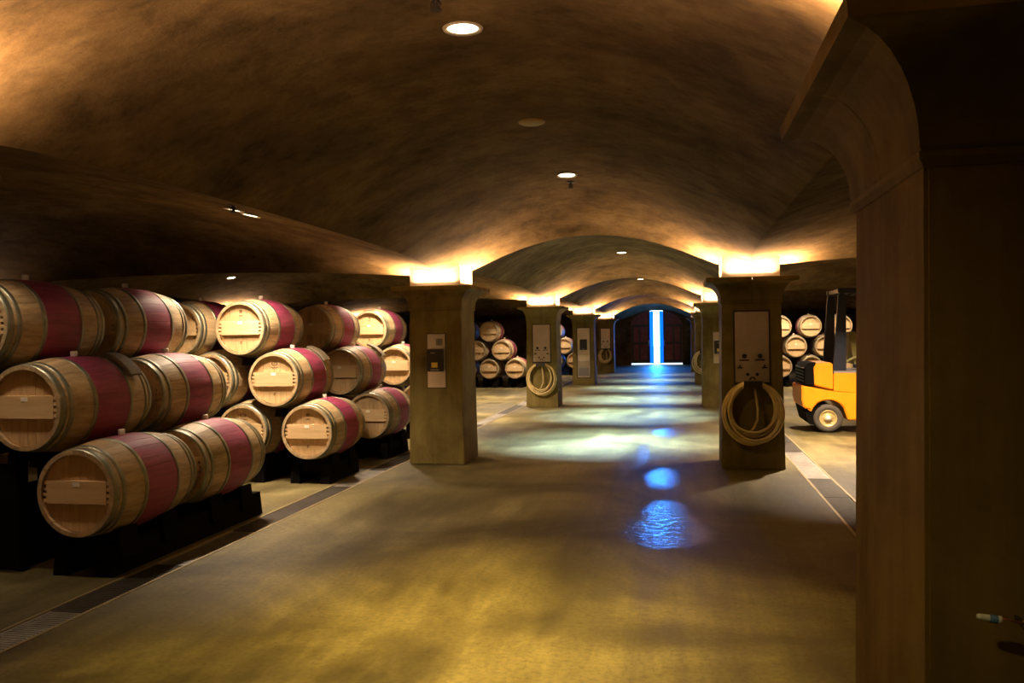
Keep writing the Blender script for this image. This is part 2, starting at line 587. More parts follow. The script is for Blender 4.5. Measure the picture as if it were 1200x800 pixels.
# trench drains
def trench(x0, x1, label):
    t = thing('trench_drain', label, 'drain', ((x0 + x1) / 2, YA, -.25))
    cx = (x0 + x1) / 2
    hw = (x1 - x0) / 2
    ch = MB().box(-hw, hw, 0, YZ - YA, 0, .01)
    obj('channel', ch, M['pit'], t)
    for s in (-1, 1):
        a, b = sorted((s * hw, s * (hw - .022)))
        obj('edge_rail', MB().box(a, b, 0, YZ - YA, .01, .254), M['rail'], t)
    # one grate panel with cross bars, one metre long
    g = MB()
    L = 1.0
    for s in (-1, 1):
        a, b = sorted((s * (hw - .024), s * (hw - .036)))
        g.box(a, b, .004, L - .004, .222, .248)
    nb = 34
    for k in range(nb):
        y = .004 + (L - .008) * (k + .5) / nb
        g.box(-(hw - .036), hw - .036, y - .0095, y + .0095, .226, .247)
    g.box(-(hw - .036), hw - .036, .004, .018, .222, .2475)
    g.box(-(hw - .036), hw - .036, L - .018, L - .004, .222, .2475)
    me = g.mesh('drain_grate', M['grate'])
    me2 = me.copy()
    me2.materials[0] = M['grate_dark_reflect']  # darker copy imitates the uneven reflections along the grating
    rd = random.Random(int(abs(x0) * 100))
    n = int((YZ - YA) / L)
    for k in range(n):
        o = put('drain_grate', me2 if rd.random() < .5 else me, t, (0, k * L, random.uniform(-.003, .001)), (random.uniform(-.003, .003), random.uniform(-.006, .006), 0))
    return t
trench(DL0, DL1, 'steel grated trench drain along the left side of the aisle')
trench(DR0, DR1, 'steel grated trench drain along the right side of the aisle')

# ------------------------------------------------------------------ pillars
BASE = .347
TAP = .0121
ZN, ZC = 1.90, 2.17
def mesh_shaft():
    t = TAP * ZN
    b = MB().frustum(-BASE, BASE, -BASE, BASE, 0.0, -BASE + t, BASE - t, -BASE + t, BASE - t, ZN)
    me = b.mesh('shaft', M['pier'])
    bm = bmesh.new(); bm.from_mesh(me)
    bmesh.ops.bevel(bm, geom=[e for e in bm.edges], offset=.008, segments=2, affect='EDGES')
    bm.to_mesh(me); bm.free()
    return me
def cap_profile():
    pr = [(.330, ZN), (.336, ZN + .012)]
    for k in range(9):
        a = PI / 2 * k / 8
        pr.append((.336 + .150 * (1 - math.cos(a)), ZN + .012 + .205 * math.sin(a)))
    pr += [(.497, ZC - .050), (.500, ZC - .01), (.494, ZC), (.468, ZC), (.462, ZC - .045)]
    return pr
def mesh_cap():
    """one of four corner pieces; joints fall in the middle of each face."""
    pr = cap_profile()
    g = .003
    b = MB()
    n = len(pr)
    vs = []
    for r, z in pr:
        vs += [(g, -r, z), (r, -r, z), (r, -g, z)]
    fs = []
    for i in range(n - 1):
        for q in range(2):
            fs.append((i * 3 + q, i * 3 + q + 1, (i + 1) * 3 + q + 1, (i + 1) * 3 + q))
    b.add(vs, fs, False)
    # top and end faces
    c0 = len(b.v)
    b.v += [(g, -g, ZN), (g, -g, ZC - .045)]
    b.f += [(c0 + 1, (n - 1) * 3, (n - 1) * 3 + 1, (n - 1) * 3 + 2), tuple([c0 + 1, c0] + [i * 3 for i in range(n)]), tuple([c0, c0 + 1] + [i * 3 + 2 for i in range(n)][::-1])]
    b.sm += [False] * 3
    return b.mesh('capital_segment', M['pier'])
def mesh_neck():
    b = MB()
    rr = .338
    b.frustum(-rr + .01, rr - .01, -rr + .01, rr - .01, ZN - .028, -rr, rr, -rr, rr, ZN - .012)
    b.box(-rr, rr, -rr, rr, ZN - .012, ZN + .001)
    return b.mesh('neck_ring', M['pier'])
def mesh_block():
    return MB().box(-.315, .315, -.315, .315, ZC - .06, 2.62).mesh('impost_block', M['plaster'])
def mesh_strip():
    b = MB()
    b.box(-.27, .27, -.022, .022, 0, .018)
    return b.mesh('uplight_tray', M['dsteel'])
def mesh_tubeu():
    b = MB()
    b.cyl(.011, -.25, .25, 10, 'X', (0, 0, .024))
    return b.mesh('uplight_tube', M['lens_up'])
ME = dict(shaft=mesh_shaft(), cap=mesh_cap(), neck=mesh_neck(), block=mesh_block(), tray=mesh_strip(), tube=mesh_tubeu())

def pillar(x, y, label, faces, pw=1.0):
    t = thing('pillar', label, 'pillar', (x, y, 0), 0, 'concrete pillars with flared capitals')
    put('shaft', ME['shaft'], t)
    put('neck_ring', ME['neck'], t)
    for k in range(4):
        put('capital_segment', ME['cap'], t, (0, 0, 0), (0, 0, k * PI / 2))
    put('impost_block', ME['block'], t)
    for k in range(4):
        a = k * PI / 2
        d = Vector((math.sin(a), -math.cos(a), 0))          # 0 front, 1 right, 2 back, 3 left
        u = put('uplight_tray', ME['tray'], t, d * .385 + Vector((0, 0, ZC - .045)), (0, 0, a))
        if k in faces:
            put('uplight_tube', ME['tube'], u)
            area_light('uplight', d * .385 + Vector((0, 0, ZC - .005)), .50, .05, P_UP * pw * (2.3 if k in (1, 3) else 1.1), C_UP, d * .22 + Vector((0, 0, 1)), math.radians(135), parent=t)
    return t

names_left = {2.095: 'concrete pillar left of the camera beside the nearest barrel stack',
              10.03: 'first concrete pillar left of the aisle, with black control box on steel plate',
              17.965: 'second concrete pillar left of the aisle, with coiled hose under steel panel',
              25.9: 'third concrete pillar left of the aisle, with tall recessed steel panel',
              33.835: 'fourth concrete pillar left of the aisle, small coiled hose on its front'}
names_right = {2.095: 'huge dark concrete pillar filling the right edge of the view',
               10.03: 'first concrete pillar right of the aisle, coiled beige hose on its front',
               17.965: 'second concrete pillar right of the aisle, partly hidden behind the first',
               25.9: 'third concrete pillar right of the aisle, thin sliver before the far door',
               33.835: 'fourth concrete pillar right of the aisle, last before the far door'}
for y in YB[1:-1]:
    ky = min(names_left, key=lambda q: abs(q - y))
    pillar(X0, y, names_left[ky], (0, 1, 2, 3))
    pillar(X1, y, names_right[ky], (0, 1, 2, 3))
    nth = ORD[round((y - 2.095) / YP)]
    pillar(XB[1], y, 'outer left row concrete pillar behind the barrel stacks, %s from the camera' % nth, (0, 1, 2))
    pillar(XB[4], y, 'outer right row concrete pillar beyond the forklift bay, %s from the camera' % nth, (0, 3, 2))

# ------------------------------------------------------------------ downlights
ME['lens'] = MB().disc(.078, .004, 28).mesh('lens', M['lens'])
ME['trim'] = MB().lathe([(.078, .002), (.100, -.004), (.104, .006), (.078, .02)], 28, closed=True).mesh('trim_ring', M['trimw'])
def ceil_frame(x, y):
    e = .02
    zx = (zceil(x + e, y) - zceil(x - e, y)) / (2 * e)
    zy = (zceil(x, y + e) - zceil(x, y - e)) / (2 * e)
    n = Vector((zx, zy, -1)).normalized()                # down into the room
    return zceil(x, y), n
def downlight(x, y, label, power, color, group, spread=84):
    z, n = ceil_frame(x, y)
    t = thing('ceiling_downlight', label, 'ceiling light', (x, y, z - .012), 0, group)
    q = (-n).to_track_quat('Z', 'Y')
    t.rotation_mode = 'QUATERNION'
    t.rotation_quaternion = q
    put('trim_ring', ME['trim'], t)
    put('lens', ME['lens'], t)
    area_light('lamp', (0, 0, -.03), .15, .15, power, color, q.inverted() @ Vector((0, 0, -1)), math.radians(spread), 'DISK', t)
    return t
GA = 'downlights along the aisle vault'
aisle = [(-3.85, 24, C_DOWN), (.12, 17, C_DOWN), (4.08, 72, C_DOWN), (8.05, 16, C_DOWN), (12.02, 270, C_COOL), (15.98, 270, C_COOL), (19.95, 240, C_COOL), (23.92, 150, C_COOL), (27.9, 90, C_COOL), (31.85, 50, C_COOL), (35.8, 5, C_COOL), (39.7, 5, C_COOL)]
for i, (y, pw, c) in enumerate(aisle):
    lab = {0: 'round aisle downlight behind the camera, second one back', 1: 'round aisle downlight just overhead behind the view', 2: 'largest round recessed downlight in the aisle vault, nearest the camera'}.get(i, 'round recessed downlight on the aisle vault crown, %s one from the camera' % ORD[i - 2])
    downlight(AX, y, lab, pw, c, GA, 150 if i == 3 else (66 if i > 3 else (74 if i == 2 else 125)))
GS = 'downlights in the side vaults'
side_l = [(-4.28, 4.30, 5.5), (-4.28, 7.46, 58), (-4.28, 7.78, 58), (-4.28, 11.55, 80), (-8.98, 15.5, 40), (-4.28, 15.5, 220), (-4.28, 19.5, 200), (-4.28, 23.45, 100), (-4.28, 31.0, 50)]
for i, (x, y, pw) in enumerate(side_l):
    lab = 'round downlight in the left side vault over the barrels, %s in depth' % ORD[i]
    downlight(x, y, lab, pw, C_SIDE, GS, 78 if i == 0 else 112)
side_r = [(2.18, 11.4, 320), (2.18, 15.5, 90), (2.18, 19.5, 110), (2.9, 23.4, 90), (4.7, 23.4, 70), (2.18, 31.0, 40)]
for i, (x, y, pw) in enumerate(side_r):
    lab = 'round downlight in the right side vault beyond the pillars, %s in depth' % ORD[i]
    downlight(x, y, lab, pw, C_SIDE, GS, 118)

# unlit cover disc on the crown
z, n = ceil_frame(AX, 6.09)
cd = obj('cover_disc', MB().lathe([(0.0, -.012), (.085, -.012), (.10, -.004), (.10, .01)], 28), M['disc'], None, (AX, 6.09, z - .004))
tag(cd, 'unlit ochre round cover disc on the aisle vault between the nearest downlights', 'cover')

def sprinkler(x, y, label):
    z, n = ceil_frame(x, y)
    t = thing('sprinkler_head', label, 'sprinkler', (x, y, z), 0, 'ceiling sprinkler heads')
    obj('flange', MB().lathe([(0, -.012), (.038, -.010), (.045, .0), (.045, .01)], 20), M['bakelite'], t)
    b = MB()
    b.cyl(.012, -.055, -.01, 10)
    for s in (-1, 1):
        b.tube([(s * .012, 0, -.02), (s * .024, 0, -.04), (s * .008, 0, -.062)], .004, 6)
    obj('frame', b, M['dsteel'], t)
    obj('deflector', MB().cyl(.026, -.068, -.062, 14), M['dsteel'], t)
sprinkler(AX, 3.60, 'dark sprinkler head on the vault crown in front of the nearest downlight')
sprinkler(AX, 8.35, 'dark sprinkler head on the vault crown just past the second downlight')
sprinkler(-3.88, 6.75, 'dark sprinkler head in the left side vault beside two slanting downlights')

# ------------------------------------------------------------------ barrels
RB, RH, HL = .335, .285, .475
def rad(y):
    return RB - (RB - RH) * (y / HL) ** 2
NS = 26
YS = [-.475, -.44, -.30, -.17, 0, .17, .30, .44, .475]
def round_normals(me, nrm):
    """soft radial shading across the outside of the staves, with a narrow bevel at each joint."""
    for p in me.polygons:
        p.use_smooth = True
        want = Vector((0, 0, 0))
        for i in p.vertices:
            want += Vector(nrm[i])
        if p.normal.dot(want) < 0:
            p.flip()
    me.update()
    me.normals_split_custom_set_from_vertices(nrm)
    return me
def stave_section(b, c, ends_to_axis, nrm):
    da = PI / NS
    g = .0004
    vs = []
    for y in YS:
        r = rad(y)
        for rr, k, lean in ((r - .0014, -1, -1.0), (r, -.9, 0), (r, 0, 0), (r, .9, 0), (r - .0014, 1, 1.0), (r - .027, 1, 9), (r - .027, -1, 9)):
            a = c + k * (da - g / r)
            vs.append((rr * math.sin(a), y, rr * math.cos(a)))
            if lean == 9:
                nrm.append((-math.sin(c), 0, -math.cos(c)))
            else:
                sl = 2 * (RB - RH) * y / HL ** 2
                n = Vector((math.sin(a + lean * .7), sl, math.cos(a + lean * .7))).normalized()
                nrm.append(tuple(n))
    fs = []
    for i in range(len(YS) - 1):
        for q in range(7):
            q2 = (q + 1) % 7
            fs.append((i * 7 + q, i * 7 + q2, (i + 1) * 7 + q2, (i + 1) * 7 + q))
    # end grain with its own vertices
    m0 = len(vs)
    for y, o in ((-HL, 0), (HL, (len(YS) - 1) * 7)):
        for q in range(7):
            vs.append(vs[o + q])
            nrm.append((0, -1 if y < 0 else 1, 0))
    fs += [tuple(m0 + q for q in range(7)), tuple(m0 + 7 + q for q in reversed(range(7)))]
    b.add(vs, fs, True)
    return len(fs)
def mesh_stave():
    b, nrm = MB(), []
    stave_section(b, 0.0, False, nrm)
    return round_normals(b.mesh('stave', M['body'], fix=False), nrm)
def mesh_body():
    b, nrm = MB(), []
    b.at = []
    rnd = random.Random(3)
    for s in range(NS):
        n = stave_section(b, 2 * PI * s / NS, False, nrm)
        b.at += [rnd.random()] * n
    return round_normals(b.mesh('body', M['body'], fix=False), nrm)
def mesh_hoop(y, wd):
    b = MB()
    e = .003
    b.lathe([(rad(y - wd / 2) + e, y - wd / 2), (rad(y + wd / 2) + e, y + wd / 2), (rad(y + wd / 2) - .006, y + wd / 2), (rad(y - wd / 2) - .006, y - wd / 2)], 48, 'Y', closed=True)
    me = b.mesh('hoop', M['hoop'])
    for p in me.polygons:
        p.use_smooth = True
    return me
def mesh_head():
    b = MB()
    yh = -HL + .036
    R = .259
    b.at = []
    # boards, vertical joints
    nb = 8
    xs = [-R + 2 * R * k / nb for k in range(nb + 1)]
    rnd = random.Random(5)
    for k in range(nb):
        a, c = xs[k] + .0012, xs[k + 1] - .0012
        m = 5
        top = [(a + (c - a) * q / m, math.sqrt(max(0, R * R - (a + (c - a) * q / m) ** 2))) for q in range(m + 1)]
        poly = [(u, -v) for u, v in top] + [(u, v) for u, v in top[::-1]]
        n0 = len(b.f)
        b.prism(poly, yh, yh + .02)
        b.at += [rnd.random() * .25] * (len(b.f) - n0)
    return b.mesh('head', M['head'])
def mesh_bar():
    b = MB()
    y0, y1 = -HL + .010, -HL + .036
    b.box(-.222, .222, y0, y1, -.070, .082)
    for k in range(4):
        z = -.062 + k * .0395
        L = math.sqrt(.255 ** 2 - max(abs(z), abs(z + .022)) ** 2)
        b.box(-L, -.222, y0 + .003, y1, z, z + .022)
        b.box(.222, L, y0 + .003, y1, z, z + .022)
    return b.mesh('crossbar', M['bar'])
def mesh_bung():
    b = MB()
    b.lathe([(.0, .036), (.021, .036), (.025, .030), (.025, -.01)], 14, 'Z', (0, 0, RB))
    return b.mesh('bung', M['bung'])
def mesh_label():
    return MB().box(-.026, .026, -HL + .008, -HL + .0101, .044, .074).mesh('paper_label', M['paper'])
def mesh_brand(kind):
    b = MB()
    y = -HL + .036
    if kind == 0:      # oval with a bar beneath
        b.lathe([(.016, 0), (.022, 0), (.022, -.001), (.016, -.001)], 20, 'Y', (0, y, .0), closed=True)
        b.v = [(x * 1.7, yy, z + .172) for x, yy, z in b.v]
        b.box(-.045, .045, y - .001, y, .128, .134)
        b.box(-.030, .030, y - .001, y, .116, .121)
    else:              # small square over two dashes
        b.box(-.018, .018, y - .001, y, .165, .200)
        b.box(-.022, .022, y - .001, y, .130, .142)
    b.box(-.014, .014, y - .001, y, -.150, -.143)
    b.box(-.014, -.006, y - .001, y, -.172, -.150)
    b.box(-.014, .012, y - .001, y, -.166, -.160)
    return b.mesh('burnt_brand', M['ink'])
ME.update(stave=mesh_stave(), body=mesh_body(), head=mesh_head(), bar=mesh_bar(), bung=mesh_bung(), label=mesh_label(), brand0=mesh_brand(0), brand1=mesh_brand(1))
HOOPS = [mesh_hoop(y, wd) for y, wd in ((-.450, .048), (-.388, .034), (-.186, .036), (.186, .036), (.388, .034), (.450, .048))]

NB = [0]
def barrel(x, yf, zc, label, group, detail=1, brand=None):
    """yf: front end of the barrel; zc: axis height."""
    NB[0] += 1
    rj = random.Random(NB[0])
    jx, jy, ja = rj.uniform(-.002, .002), rj.uniform(-.02, .02), rj.uniform(-.012, .012)
    t = thing('wine_barrel', label, 'barrel', (x + jx, yf + HL + jy, zc - RB), ja, group)
    Z = (0, 0, RB)
    if detail >= 2:
        ph = rj.uniform(0, 6)
        for k in range(NS):
            put('stave', ME['stave'], t, Z, (0, ph + 2 * PI * k / NS, 0))
    else:
        put('body', ME['body'], t, Z, (0, rj.choice(range(NS)) * 2 * PI / NS, 0))
    for h in HOOPS:
        put('hoop', h, t, Z)
    hd = put('head', ME['head'], t, Z)
    put('head', ME['head'], t, Z, (0, 0, PI))
    put('crossbar', ME['bar'], t, Z)
    put('paper_label', ME['label'], t, Z)
    put('bung', ME['bung'], t, Z)
    if brand is not None:
        put('burnt_brand', ME['brand%d' % brand], hd)
    return t

DZL = .560
TIER = ['bottom', 'middle', 'top']
def cradle_mesh(L):
    """black cradle under one column of bottom barrels, L long: two skids and scooped saddles."""
    b = MB()
    for s in (-1, 1):
        b.frustum(s * .17 - .055, s * .17 + .055, 0, L, 0, s * .17 - .045, s * .17 + .045, .02, L - .02, .20)
    return b.mesh('skid', M['black'])
def saddle_mesh():
    b = MB()
    n = 10
    rr = .333
    top = []
    for k in range(n + 1):
        u = -.20 + .40 * k / n
        top.append((u, .565 - math.sqrt(rr * rr - u * u)))
    poly = [(.245, .10), (.225, top[-1][1] + .0)] + top[::-1] + [(-.225, top[0][1]), (-.245, .10)]
    b.prism(poly, -.09, .09)
    return b.mesh('saddle', M['black'])
ME['saddle'] = saddle_mesh()
SK = {}
def cradle(x, y0, y1, saddles, label):
    L = round(y1 - y0, 3)
    t = thing('barrel_cradle', label, 'barrel rack', (x, y0, 0), 0, 'black cradles under the bottom barrels')
    if L not in SK:
        SK[L] = cradle_mesh(L)
    put('skid', SK[L], t)
    for ys in saddles:
        put('saddle', ME['saddle'], t, (0, ys - y0, 0))
    return t

def wedge_mesh():
    b = MB()
    b.prism([(-.055, -.035), (.055, -.035), (.03, .045), (-.03, .045)], -.07, .07)
    return b.mesh('barrel_wedge', M['black'])
ME['wedge'] = wedge_mesh()
def pad_mesh():
    """a thin curved pad that lies on the shoulder of a barrel."""
    b = MB()
    n = 8
    vs = []
    for j in range(2):
        y = -.065 + .13 * j
        for k in range(n + 1):
            a = math.radians(14 + 44 * k / n)
            for r in (RB + .004, RB + .030):
                vs.append((r * math.sin(a), y, r * math.cos(a)))
    st = (n + 1) * 2
    fs = []
    for k in range(n):
        a = k * 2
        fs += [(a, a + 2, st + a + 2, st + a), (a + 1, st + a + 1, st + a + 3, a + 3), (a, a + 1, a + 3, a + 2), (st + a, st + a + 2, st + a + 3, st + a + 1)]
    fs += [(0, st, st + 1, 1), (n * 2, n * 2 + 1, st + n * 2 + 1, st + n * 2)]
    b.add(vs, fs)
    return b.mesh('shoulder_pad', M['chock'])
ME['pad'] = pad_mesh()

def stack(xb, yf, cols, where, group, detail_k0=1, z0=.56, dx=.76, brand=False, wedges=False, sgn=-1):
    """cols: how many columns per tier; sgn -1 runs away from the aisle to the left."""
    for tier in range(3):
        for k in range(cols[tier]):
            x = xb + sgn * dx * (k + tier * .5)
            lab = 'red-banded oak barrel, %s tier, %s from aisle, %s' % (TIER[tier], ORD[k], where)
            br = (NB[0] * 7 + tier) % 2 if brand else None
            barrel(x, yf, z0 + DZL * tier, lab, group, detail_k0 if k == 0 else 1, br)
            if wedges and tier and k < 2:
                wd = put('barrel_wedge', ME['wedge'], None, (x + .02, yf + .16, z0 + DZL * tier - RB - .035))
                tag(wd, 'black wedge under the %s tier barrel %s from aisle, %s' % (TIER[tier], ORD[k], where), 'wedge', 'black wedges between the barrels')

GL = 'wine barrels stacked on the left'
XBT = -3.90
stack(XBT, 4.73, (1, 1, 1), 'front rank of nearest left stack', GL, 2, brand=False, wedges=True)
stack(XBT, 5.82, (2, 2, 2), 'rear rank of nearest left stack', GL, 2, wedges=True)
stack(XBT, 8.19, (4, 4, 4), 'second left stack', GL, 2, brand=True, wedges=True)
stack(XBT, 9.98, (4, 4, 4), 'third left stack', GL, 2)
stack(XBT, 12.02, (4, 4, 4), 'fourth left stack', GL, 1, brand=True)
cradle(XBT, 4.80, 6.80, (4.97, 5.43, 6.06, 6.52), 'long black cradle under both bottom barrels nearest the camera')
cradle(XBT - .76, 5.88, 6.72, (6.06, 6.52), 'black cradle hidden in the dark behind the nearest left stack')
sd = thing('barrel_stand', 'black steel stand under the middle barrels at the left edge', 'barrel rack', (-4.68, 4.80, 0))
for a in (-.30, .22):
    for q in (.05, .85):
        obj('post', MB().box(a, a + .06, q, q + .06, 0, .80), M['black'], sd)
    obj('top_beam', MB().prism([(a, .74), (a + .06, .74), (a + .06, .86), (a, .80)], .0, .95), M['black'], sd)
obj('side_sheet', MB().box(.282, .29, .0, .95, .02, .60), M['black'], sd)
obj('front_sheet', MB().box(-.30, .28, .0, .008, .02, .74), M['black'], sd)
for yf, nm in ((8.19, 'second'), (9.98, 'third'), (12.02, 'fourth')):
    for k in range(4):
        cradle(XBT - .76 * k, yf + .06, yf + .90, (yf + .24, yf + .70), 'black cradle under the %s barrel column of the %s left stack' % (ORD[k], nm))
# far stacks
stack(-4.82, 24.2, (3, 3, 3), 'far left stack beyond the first pillar', 'wine barrels in the far left stack', 1, z0=.57, dx=.78, brand=False)
for k in range(3):
    cradle(-4.82 - .78 * k, 24.26, 25.1, (24.44, 24.9), 'black cradle under the %s column of the far left stack' % ORD[k])
stack(-3.95, 31.6, (2, 2, 2), 'farthest left stack', 'wine barrels in the farthest left stack', 1, z0=.57)
for k in range(2):
    cradle(-3.95 - .76 * k, 31.66, 32.5, (31.84, 32.3), 'black cradle under the %s column of the farthest left stack' % ORD[k])
GR = 'wine barrels in the far right stack'
for tier, xs in enumerate(([2.80, 3.60, 4.40, 5.20], [3.20, 4.00, 4.80], [2.80, 3.60, 4.40])):
    for k, x in enumerate(xs):
        barrel(x, 24.2, .57 + DZL * tier, 'red-banded oak barrel, %s tier, %s from aisle, far right stack behind the forklift' % (TIER[tier], ORD[k]), GR)
for k, x in enumerate([2.80, 3.60, 4.40, 5.20]):
    cradle(x, 24.26, 25.1, (24.44, 24.9), 'black cradle under the %s column of the far right stack' % ORD[k])

for (x, yc, zc, lab) in ((-4.28, 5.50, .56 + DZL, 'grey pad on the shoulder of the middle barrel in front of nearest stack'),
                         (-4.28, 8.92, .56 + DZL, 'grey pad on the shoulder of the middle barrel of the second stack'),
                         (-4.28, 10.78, .56 + DZL, 'grey pad on the shoulder of the middle barrel of the third stack')):
    tag(put('shoulder_pad', ME['pad'], None, (x, yc, zc)), lab, 'pad', 'grey pads on barrel shoulders')

# ------------------------------------------------------------------ panels and hoses on the pillars
def face_y(ypil, z):
    return ypil - BASE + TAP * z
LEAN = math.atan(TAP)

def valve_panel(x, ypil, label):
    """steel plate with two gauges, a lower outlet plate and small marks; face leans with the pillar."""
    zc = 1.385
    t = thing('utility_panel', label, 'panel', (x, face_y(ypil, zc), zc), 0, 'steel utility panels on the pillars')
    t.rotation_euler = (-LEAN, 0, 0)
    obj('recess_frame', MB().box(-.205, .205, -.004, .012, -.435, .415), M['dsteel'], t)
    obj('plate', MB().box(-.184, .184, -.012, .006, -.40, .395), M['steel'], t, bevel=.002)
    for sx in (-.085, .085):
        k = obj('valve_knob', MB().cyl(.026, -.045, -.012, 16, 'Y', (sx, 0, -.105)), M['bakelite'], t)
        obj('label_strip', MB().box(sx - .055, sx + .055, -.0135, -.012, -.158, -.143), M['dsteel'], t)
    for sx in (-.135, .135):
        obj('side_tag', MB().box(sx - .028, sx + .028, -.0135, -.012, -.245, -.228), M['dsteel'], t)
        obj('side_screw', MB().cyl(.012, -.024, -.012, 10, 'Y', (sx, 0, -.215)), M['bakelite'], t)
    low = obj('outlet_plate', MB().box(-.085, .085, -.019, -.012, -.40, -.255), M['steel'], t, bevel=.002)
    for sx in (-.052, .052):
        obj('socket', MB().cyl(.018, -.034, -.019, 14, 'Y', (sx, 0, -.312)), M['bakelite'], low)
    obj('hook_eye', MB().tube([(.03 * math.cos(a), -.03, -.375 + .03 * math.sin(a)) for a in [PI * k / 8 for k in range(9)]], .008, 8), M['bakelite'], low)
    return t

def hose_coil(x, ypil, zc, rx, rz, label, loops=5, tr=.019):
    y = face_y(ypil, zc)
    t = thing('hose_coil', label, 'hose', (x, y, zc), 0, 'coiled hoses hanging on the pillars')
    rj = random.Random(int(ypil * 10))
    pts = []
    n = 44
    ws = [1.02, .80, .93, .84, 1.06, .88, .97, .82]
    bs = [1.0, .83, .93, .88, .97, .80, .95, .85]
    sh = [rj.uniform(-.030, .030) for _ in range(loops + 1)]
    for L in range(loops):
        for k in range(n):
            f = k / n
            g = max(0.0, (f - .86) / .14)
            g = g * g * (3 - 2 * g)
            wv = ws[L % 8] * (1 - g) + ws[(L + 1) % 8] * g
            bv = bs[L % 8] * (1 - g) + bs[(L + 1) % 8] * g
            x0 = sh[L] * (1 - g) + sh[L + 1] * g
            a = PI / 2 + 2 * PI * f
            yy = -.034 - .024 * (L % 3) - .008 * math.sin(2 * a + L)
            # all turns share the hanger at the top and sag by different amounts below
            zt = rz - .02 * (L % 2)
            zb = -rz * (2 * bv - 1) if bv > .5 else 0
            zm, zh = (zt + zb) / 2, (zt - zb) / 2
            pts.append((rx * wv * math.cos(a) + x0, yy, zm + zh * math.sin(a)))
    top = pts[-1]
    # loose inner end hanging inside the loop
    tail = [(0.02, -.07, rz - .07), (.035, -.075, rz - .18), (.050, -.08, rz - .30), (.045, -.082, rz - .42), (.0, -.075, rz - .52), (-.04, -.06, rz - .56)]
    h = MB()
    h.tube(pts, tr, 9)
    h.tube(tail, tr * .85, 8)
    obj('hose', h, M['hose'], t)
    hk = MB().box(-.10, .10, -.13, .0, rz - .055, rz - .030)
    hk.box(-.10, .10, -.138, -.128, rz - .055, rz + .02)
    obj('hanger', hk, M['dsteel'], t)
    return t

def control_plate(x, ypil, zc, label):
    t = thing('control_panel', label, 'panel', (x, face_y(ypil, zc), zc), 0, 'control boxes on the pillars')
    t.rotation_euler = (-LEAN, 0, 0)
    obj('recess_frame', MB().box(-.122, .122, -.003, .01, -.334, .334), M['dsteel'], t)
    obj('plate', MB().box(-.113, .113, -.010, .005, -.325, .325), M['steel'], t, bevel=.002)
    bx = obj('control_box', MB().box(-.094, .094, -.075, -.010, -.130, .145), M['bakelite'], t, bevel=.006)
    obj('box_door', MB().box(-.074, .074, -.083, -.075, -.085, .125), M['dsteel'], bx)
    obj('yellow_sticker', MB().box(-.040, .036, -.0845, -.083, -.080, -.020), M['yellowtag'], bx)
    obj('box_label', MB().box(-.05, .0, -.0845, -.083, .090, .104), M['gplast'], bx)
    obj('box_latch', MB().box(-.05, .05, -.095, -.075, -.118, -.100), M['gplast'], bx)
    obj('switch_cover', MB().box(.005, .082, -.035, -.010, .185, .268), M['gplast'], t, bevel=.004)
    return t

valve_panel(X1 + .0, 10.03, 'brushed steel valve panel on first right pillar above coiled hose')
hose_coil(X1 - .003, 10.03, .635, .300, .350, 'beige hose coiled on the front of first right pillar', 6, .0155)
control_plate(X0 + .012, 10.03, 1.262, 'steel plate with black control box on first left pillar')
valve_panel(X0 + .0, 17.965, 'brushed steel valve panel on second left pillar above hose')
hose_coil(X0 - .01, 17.965, .605, .295, .345, 'yellowish hose coiled on the front of second left pillar', 5, .0145)
control_plate(X1 + .0, 17.965, 1.24, 'steel plate with control box on second right pillar, half hidden')
valve_panel(X0 + .0, 33.835, 'brushed steel valve panel on fourth left pillar')
hose_coil(X0 + .0, 33.835, .68, .25, .29, 'small dark hose coil on the front of fourth left pillar', 4)
hose_coil(X1 - .10, 25.9, .66, .29, .335, 'hose coil seen edge-on at third right pillar', 4)
# tall recessed panel on third left pillar
def tall_panel(x, ypil, label):
    zc = .99
    t = thing('tall_panel', label, 'panel', (x, face_y(ypil, zc), zc), 0)
    t.rotation_euler = (-LEAN, 0, 0)
    obj('recess_frame', MB().box(-.215, .215, -.004, .012, -.785, .79), M['dsteel'], t)
    obj('plate', MB().box(-.19, .19, -.012, .006, -.76, .765), M['steel'], t, bevel=.002)
    bx = obj('control_box', MB().box(-.11, .11, -.085, -.012, .09, .42), M['bakelite'], t, bevel=.006)
    obj('box_latch', MB().box(-.05, .05, -.095, -.085, .11, .13), M['gplast'], bx)
    obj('lower_cover', MB().box(-.16, .16, -.03, -.012, -.26, -.06), M['trimw'], t, bevel=.004)
    obj('kick_cover', MB().box(-.16, .16, -.025, -.012, -.70, -.46), M['gplast'], t, bevel=.004)
tall_panel(X0 + .01, 25.9, 'tall recessed steel panel with dark box on third left pillar')

# nozzle hanging on the nearest pillar
yn = 1.748
noz = thing('hose_nozzle', 'chrome and blue hose nozzle held on the front of the huge right pillar', 'nozzle', (.547, yn - .045, 1.006), 0)
noz.scale = (1.05, .85, .85)
noz.rotation_euler = (0, .135, 0)
b = MB()
pr = [(0, -.002), (.0050, -.002), (.0066, .002)]
for k in range(6):
    pr += [(.0074 + .0002 * k, .003 + .0036 * k), (.0060 + .0002 * k, .0046 + .0036 * k)]
pr += [(.0082, .025), (.0086, .034), (.0080, .037), (0, .037)]
b.lathe(pr, 16, 'X')
obj('nozzle_tip', b, M['chrome'], noz)
obj('blue_grip', MB().lathe([(.0084, .018), (.0090, .019), (.0094, .030), (.0088, .032)], 16, 'X'), M['blue'], noz)
obj('grip_band', MB().lathe([(.0092, .033), (.0092, .038), (.004, .0385)], 14, 'X'), M['chrome'], noz)
obj('copper_rod', MB().tube([(.034, 0, .003), (.055, 0, .0035), (.076, 0, -.001)], .0026, 8), M['copper'], noz)
